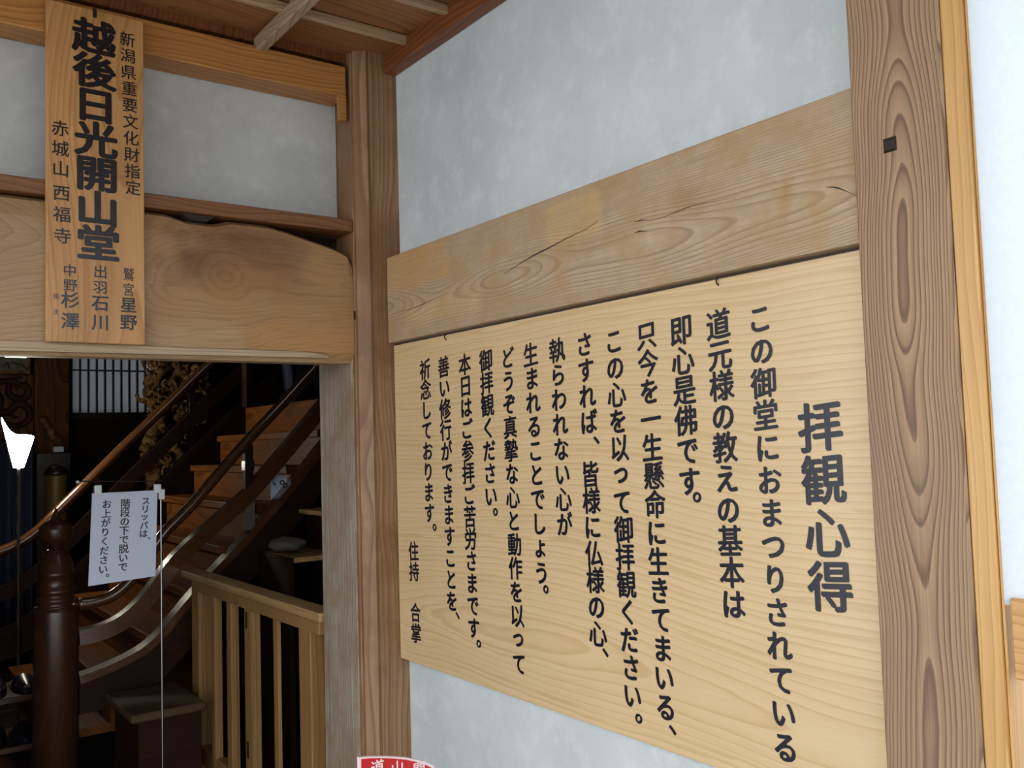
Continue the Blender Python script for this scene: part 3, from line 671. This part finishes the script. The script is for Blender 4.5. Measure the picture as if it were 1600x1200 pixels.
# navy curtain at the left edge
c0, c1 = ay(-60, 700, 4.6), ay(50, 700, 4.6)
bm = bmesh.new(); n = 40; zt = ay(20, 690, 4.6).z; rows = []
for j in range(2):
    rows.append([bm.verts.new((c0.x + (c1.x - c0.x) * i / n, 4.6 + .03 * math.sin(i * .9), zt if j else .3)) for i in range(n + 1)])
for i in range(n): bm.faces.new((rows[0][i], rows[0][i + 1], rows[1][i + 1], rows[1][i]))
o = obj('navy_curtain', bm, M['navy'], None, True); so = o.modifiers.new('s', 'SOLIDIFY'); so.thickness = .006; tag(o, 'dark navy pleated cloth hanging behind the floor lamp', 'curtain')

# dragon carving: knotted body, curls and fins on a rough trunk
YD = 4.5
dg = thing('dragon_carving', 'gnarled openwork wooden carving behind the far handrail beside the paper window', 'sculpture', (ay(265, 760, YD).x, YD, 0))
def dtube(name, pts, r, prof=None, n=9):
    P = smooth_path([ay(a_, b_, YD + c_) for a_, b_, c_ in pts], 5); k = len(P)
    R = [max(.12, (prof(i / (k - 1)) if prof else 1) * (1 + .22 * math.sin(i * 1.9) + .1 * random.uniform(-1, 1))) for i in range(k)]
    return obj(name, tube(P, r, n, R), M['carving'], dg, True)
obj('pedestal', box((ay(228, 800, YD).x, YD - .2, 0), (ay(300, 800, YD).x, YD + .25, ay(260, 790, YD).z), .01), M['hall'], dg)
dtube('trunk', [(232, 800, 0), (240, 740, .05), (232, 700, 0), (246, 650, -.05), (236, 600, .05), (262, 560, 0), (250, 520, 0), (270, 470, 0)], .05)
dtube('trunk', [(262, 790, .1), (285, 730, .05), (270, 690, -.05), (290, 650, 0), (268, 610, .1), (290, 570, 0), (310, 520, 0)], .045)
for i in range(85):
    cx, cy = random.uniform(226, 320), random.uniform(560, 750); dd = random.uniform(-.15, .15)
    if cx > 300 and cy > 690: continue
    s = random.choice((-1, 1)); r0 = random.uniform(5, 17)
    pts = [(cx + s * r0 * (1 - t * .13) * math.cos(t * .95 + i), cy + r0 * (1 - t * .13) * math.sin(t * .95 + i), dd - .03 * t) for t in range(6)]
    dtube('carved_curl', pts, random.uniform(.010, .024), lambda u: 1.05 - .8 * u, 7)
for i in range(9):
    cx, cy = random.uniform(228, 300), random.uniform(570, 740)
    dtube('claw', [(cx, cy, -.1), (cx + 5, cy + 8, -.16), (cx + 3, cy + 20, -.18)], .016, lambda u: 1 - .85 * u, 6)

# indigo cloth at stair head
YC = 2.75
c0, c1 = ay(418, 560, YC), ay(498, 628, YC)
bm = bmesh.new(); n = 36; rows = []
for j in range(5):
    f = j / 4
    rows.append([bm.verts.new((c0.x + (c1.x - c0.x) * (i / n) * (1 - .25 * f) + .12 * f, YC + .035 * math.sin(i * .8 + f), LZ + .01 + (1 - f) * 1.0)) for i in range(n + 1)])
for r_, s_ in zip(rows, rows[1:]):
    for i in range(n): bm.faces.new((r_[i], r_[i + 1], s_[i + 1], s_[i]))
o = obj('indigo_cloth', bm, M['navy'], None, True); so = o.modifiers.new('s', 'SOLIDIFY'); so.thickness = .006; tag(o, 'dark blue hanging cloth at the head of the stairs', 'cloth')
x_ = ay(388, 600, 3.0).x
obj('head_post', box((x_ - .03, 2.96, LZ), (x_ + .03, 3.03, 4.19), .004), M['stringer'], sc)

# shelf seen below the near stringer
sf = thing('understair_shelf', 'dark wooden shelf with pale boards below the stair stringer', 'shelf', (.75, 1.35, 0))
s0, s1 = ay(412, 862, 1.5), ay(480, 858, 1.5); s2 = ay(470, 795, 1.5)
obj('shelf_board', box((s0.x, 1.18, s0.z - .02), (s1.x, 1.5, s0.z), .003), M['fenceY'], sf)
obj('shelf_board', box((s2.x - .01, 1.18, s2.z - .02), (s2.x + .45, 1.5, s2.z), .003), M['fenceY'], sf)
obj('side_panel', box((s1.x, 1.18, 0), (s1.x + .02, 1.5, s2.z - .02), .002), M['stringer'], sf)
obj('side_panel', box((s0.x - .02, 1.18, 0), (s0.x, 1.5, s0.z), .002), M['stringer'], sf)
def bundle(name, px, py, y, sx, sy, sz, label):
    c = ay(px, py, y); bm = bmesh.new(); bmesh.ops.create_icosphere(bm, subdivisions=3, radius=1)
    for v in bm.verts:
        k = 1 + .12 * math.sin(v.co.x * 5 + v.co.z * 3) * math.cos(v.co.y * 4)
        v.co = Vector((v.co.x * sx * k, v.co.y * sy * k, max(-.8, v.co.z) * sz * k)) + c
    tag(obj(name, bm, M['greycloth'], None, True), label, 'cloth')
bundle('cloth_bundle', 450, 850, 1.34, .075, .08, .03, 'pale grey folded cloth on the lower shelf under the stairs')

# low wooden step at foot of the stair
c = ay(172, 1090, 1.35)
sp = thing('low_step', 'low wooden step block beneath the curved stringer of the stairs', 'step', (c.x + .25, 1.3, 0))
zt = ay(200, 1118, 1.15).z
obj('step_top', box((c.x + .02, 1.13, zt - .03), (-.17, 1.52, zt), .006), M['step'], sp)
obj('step_body', box((c.x + .05, 1.16, 0), (-.18, 1.5, zt - .03), .003), M['stringer'], sp)

# slipper rack at the lower left
YR = 2.1
rk = thing('slipper_rack', 'low wooden rack of dark slippers at the lower left', 'rack', (ay(20, 1150, YR).x, YR, 0))
x0, x1 = ay(-90, 1100, YR).x, ay(66, 1100, YR).x
lev = [ay(30, 1088, YR - .15).z, ay(30, 1165, YR - .15).z]; lev.append(lev[1] - .2)
for z in lev: obj('shelf_board', box((x0, YR - .15, z - .025), (x1, YR + .15, z), .003), M['floor'], rk)
for x in (x0, x1 - .02): obj('side_panel', box((x, YR - .15, 0), (x + .02, YR + .15, lev[0] - .025), .002), M['stair'], rk)
def slipper(loc, rz, label):
    t = thing('slipper', label, 'slipper', loc, 'dark slippers on the low rack')
    bm = bmesh.new(); out = []
    for i in range(20):
        an = 2 * math.pi * i / 20; y = .125 * math.sin(an); w = .044 * math.cos(an) * (1 + .12 * math.sin(an)); out.append((w, y, 0))
    add_prism(bm, [Vector(p) for p in out], (0, 0, .014))
    s = bpy.data.meshes.new('sole'); bm.to_mesh(s); bm.free(); new('sole', s, M['slipper'], t, loc)
    bm = bmesh.new(); rows = []
    for j in range(6):
        y = -.02 - .10 * j / 5; w = .046 * math.sqrt(max(.02, 1 - ((y + .0) / .127) ** 2)); h = .05 - .025 * j / 5
        rows.append([bm.verts.new((w * math.cos(math.pi * i / 10), y, .012 + h * math.sin(math.pi * i / 10))) for i in range(11)])
    for p, q in zip(rows, rows[1:]):
        for i in range(10): bm.faces.new((p[i], p[i + 1], q[i + 1], q[i]))
    s = bpy.data.meshes.new('upper'); bm.to_mesh(s); bm.free()
    for p in s.polygons: p.use_smooth = True
    new('upper', s, M['slipper'], t, loc); t.rotation_euler = (0, 0, rz); return t
where = {-1: 'top', 0: 'middle', 1: 'lowest'}
names = ('at the left end', 'in the middle', 'at the right end')
for li in (-1, 0, 1):
    for k in range(3):
        xx = x0 + .075 + (x1 - x0 - .15) * k / 2
        slipper((xx, YR, lev[li + 1] + .0005), 0, 'dark navy slipper on the %s shelf of the rack, %s' % (where[li], names[k]))
# ================================================================== RED SIGN at the bottom edge
YQ = -.62
rs = thing('red_sign', 'red curved sign with white border and white characters at the bottom edge', 'sign', (ay(620, 1190, YQ).x, YQ, 0))
PQ = lambda px, py: ay(px, py, YQ)
tops = [(561, 1184), (575, 1182.5), (595, 1182), (615, 1182.5), (635, 1184), (655, 1188), (668, 1192), (678, 1197)]
def arch(dx, dz, yy, zb):
    T = [PQ(*p) for p in tops]; T = [Vector((p.x, yy, p.z)) for p in T]; c = (T[0].x + T[-1].x) / 2
    T = [Vector((c + (p.x - c) * dx, p.y, p.z - dz)) for p in T]
    return T + [Vector((T[-1].x, yy, zb)), Vector((T[0].x, yy, zb))]
obj('border', prism(arch(1, 0, YQ, .70), (0, .008, 0)), M['redtext'], rs)
obj('panel', prism(arch(.95, .0035, YQ - .001, .706), (0, .004, 0)), M['red'], rs)
for ch, px in (('道', 590), ('山', 621), ('開', 655)):
    bm = bmesh.new(); put_char(bm, ch, ay(px, 1199 + (px - 590) * .04, YQ - .0016), RN, Vector((0, 0, 1)), .030, .02); obj_flat('lettering', bm, M['redtext'], rs)
obj('stand_pole', tube([(PQ(620, 1190).x, YQ + .018, .84), (PQ(620, 1190).x, YQ + .014, 0)], .008, 8), M['steel'], rs)
obj('stand_foot', box((PQ(620, 1190).x - .15, YQ - .12, 0), (PQ(620, 1190).x + .15, YQ + .14, .015), .004), M['steel'], rs)
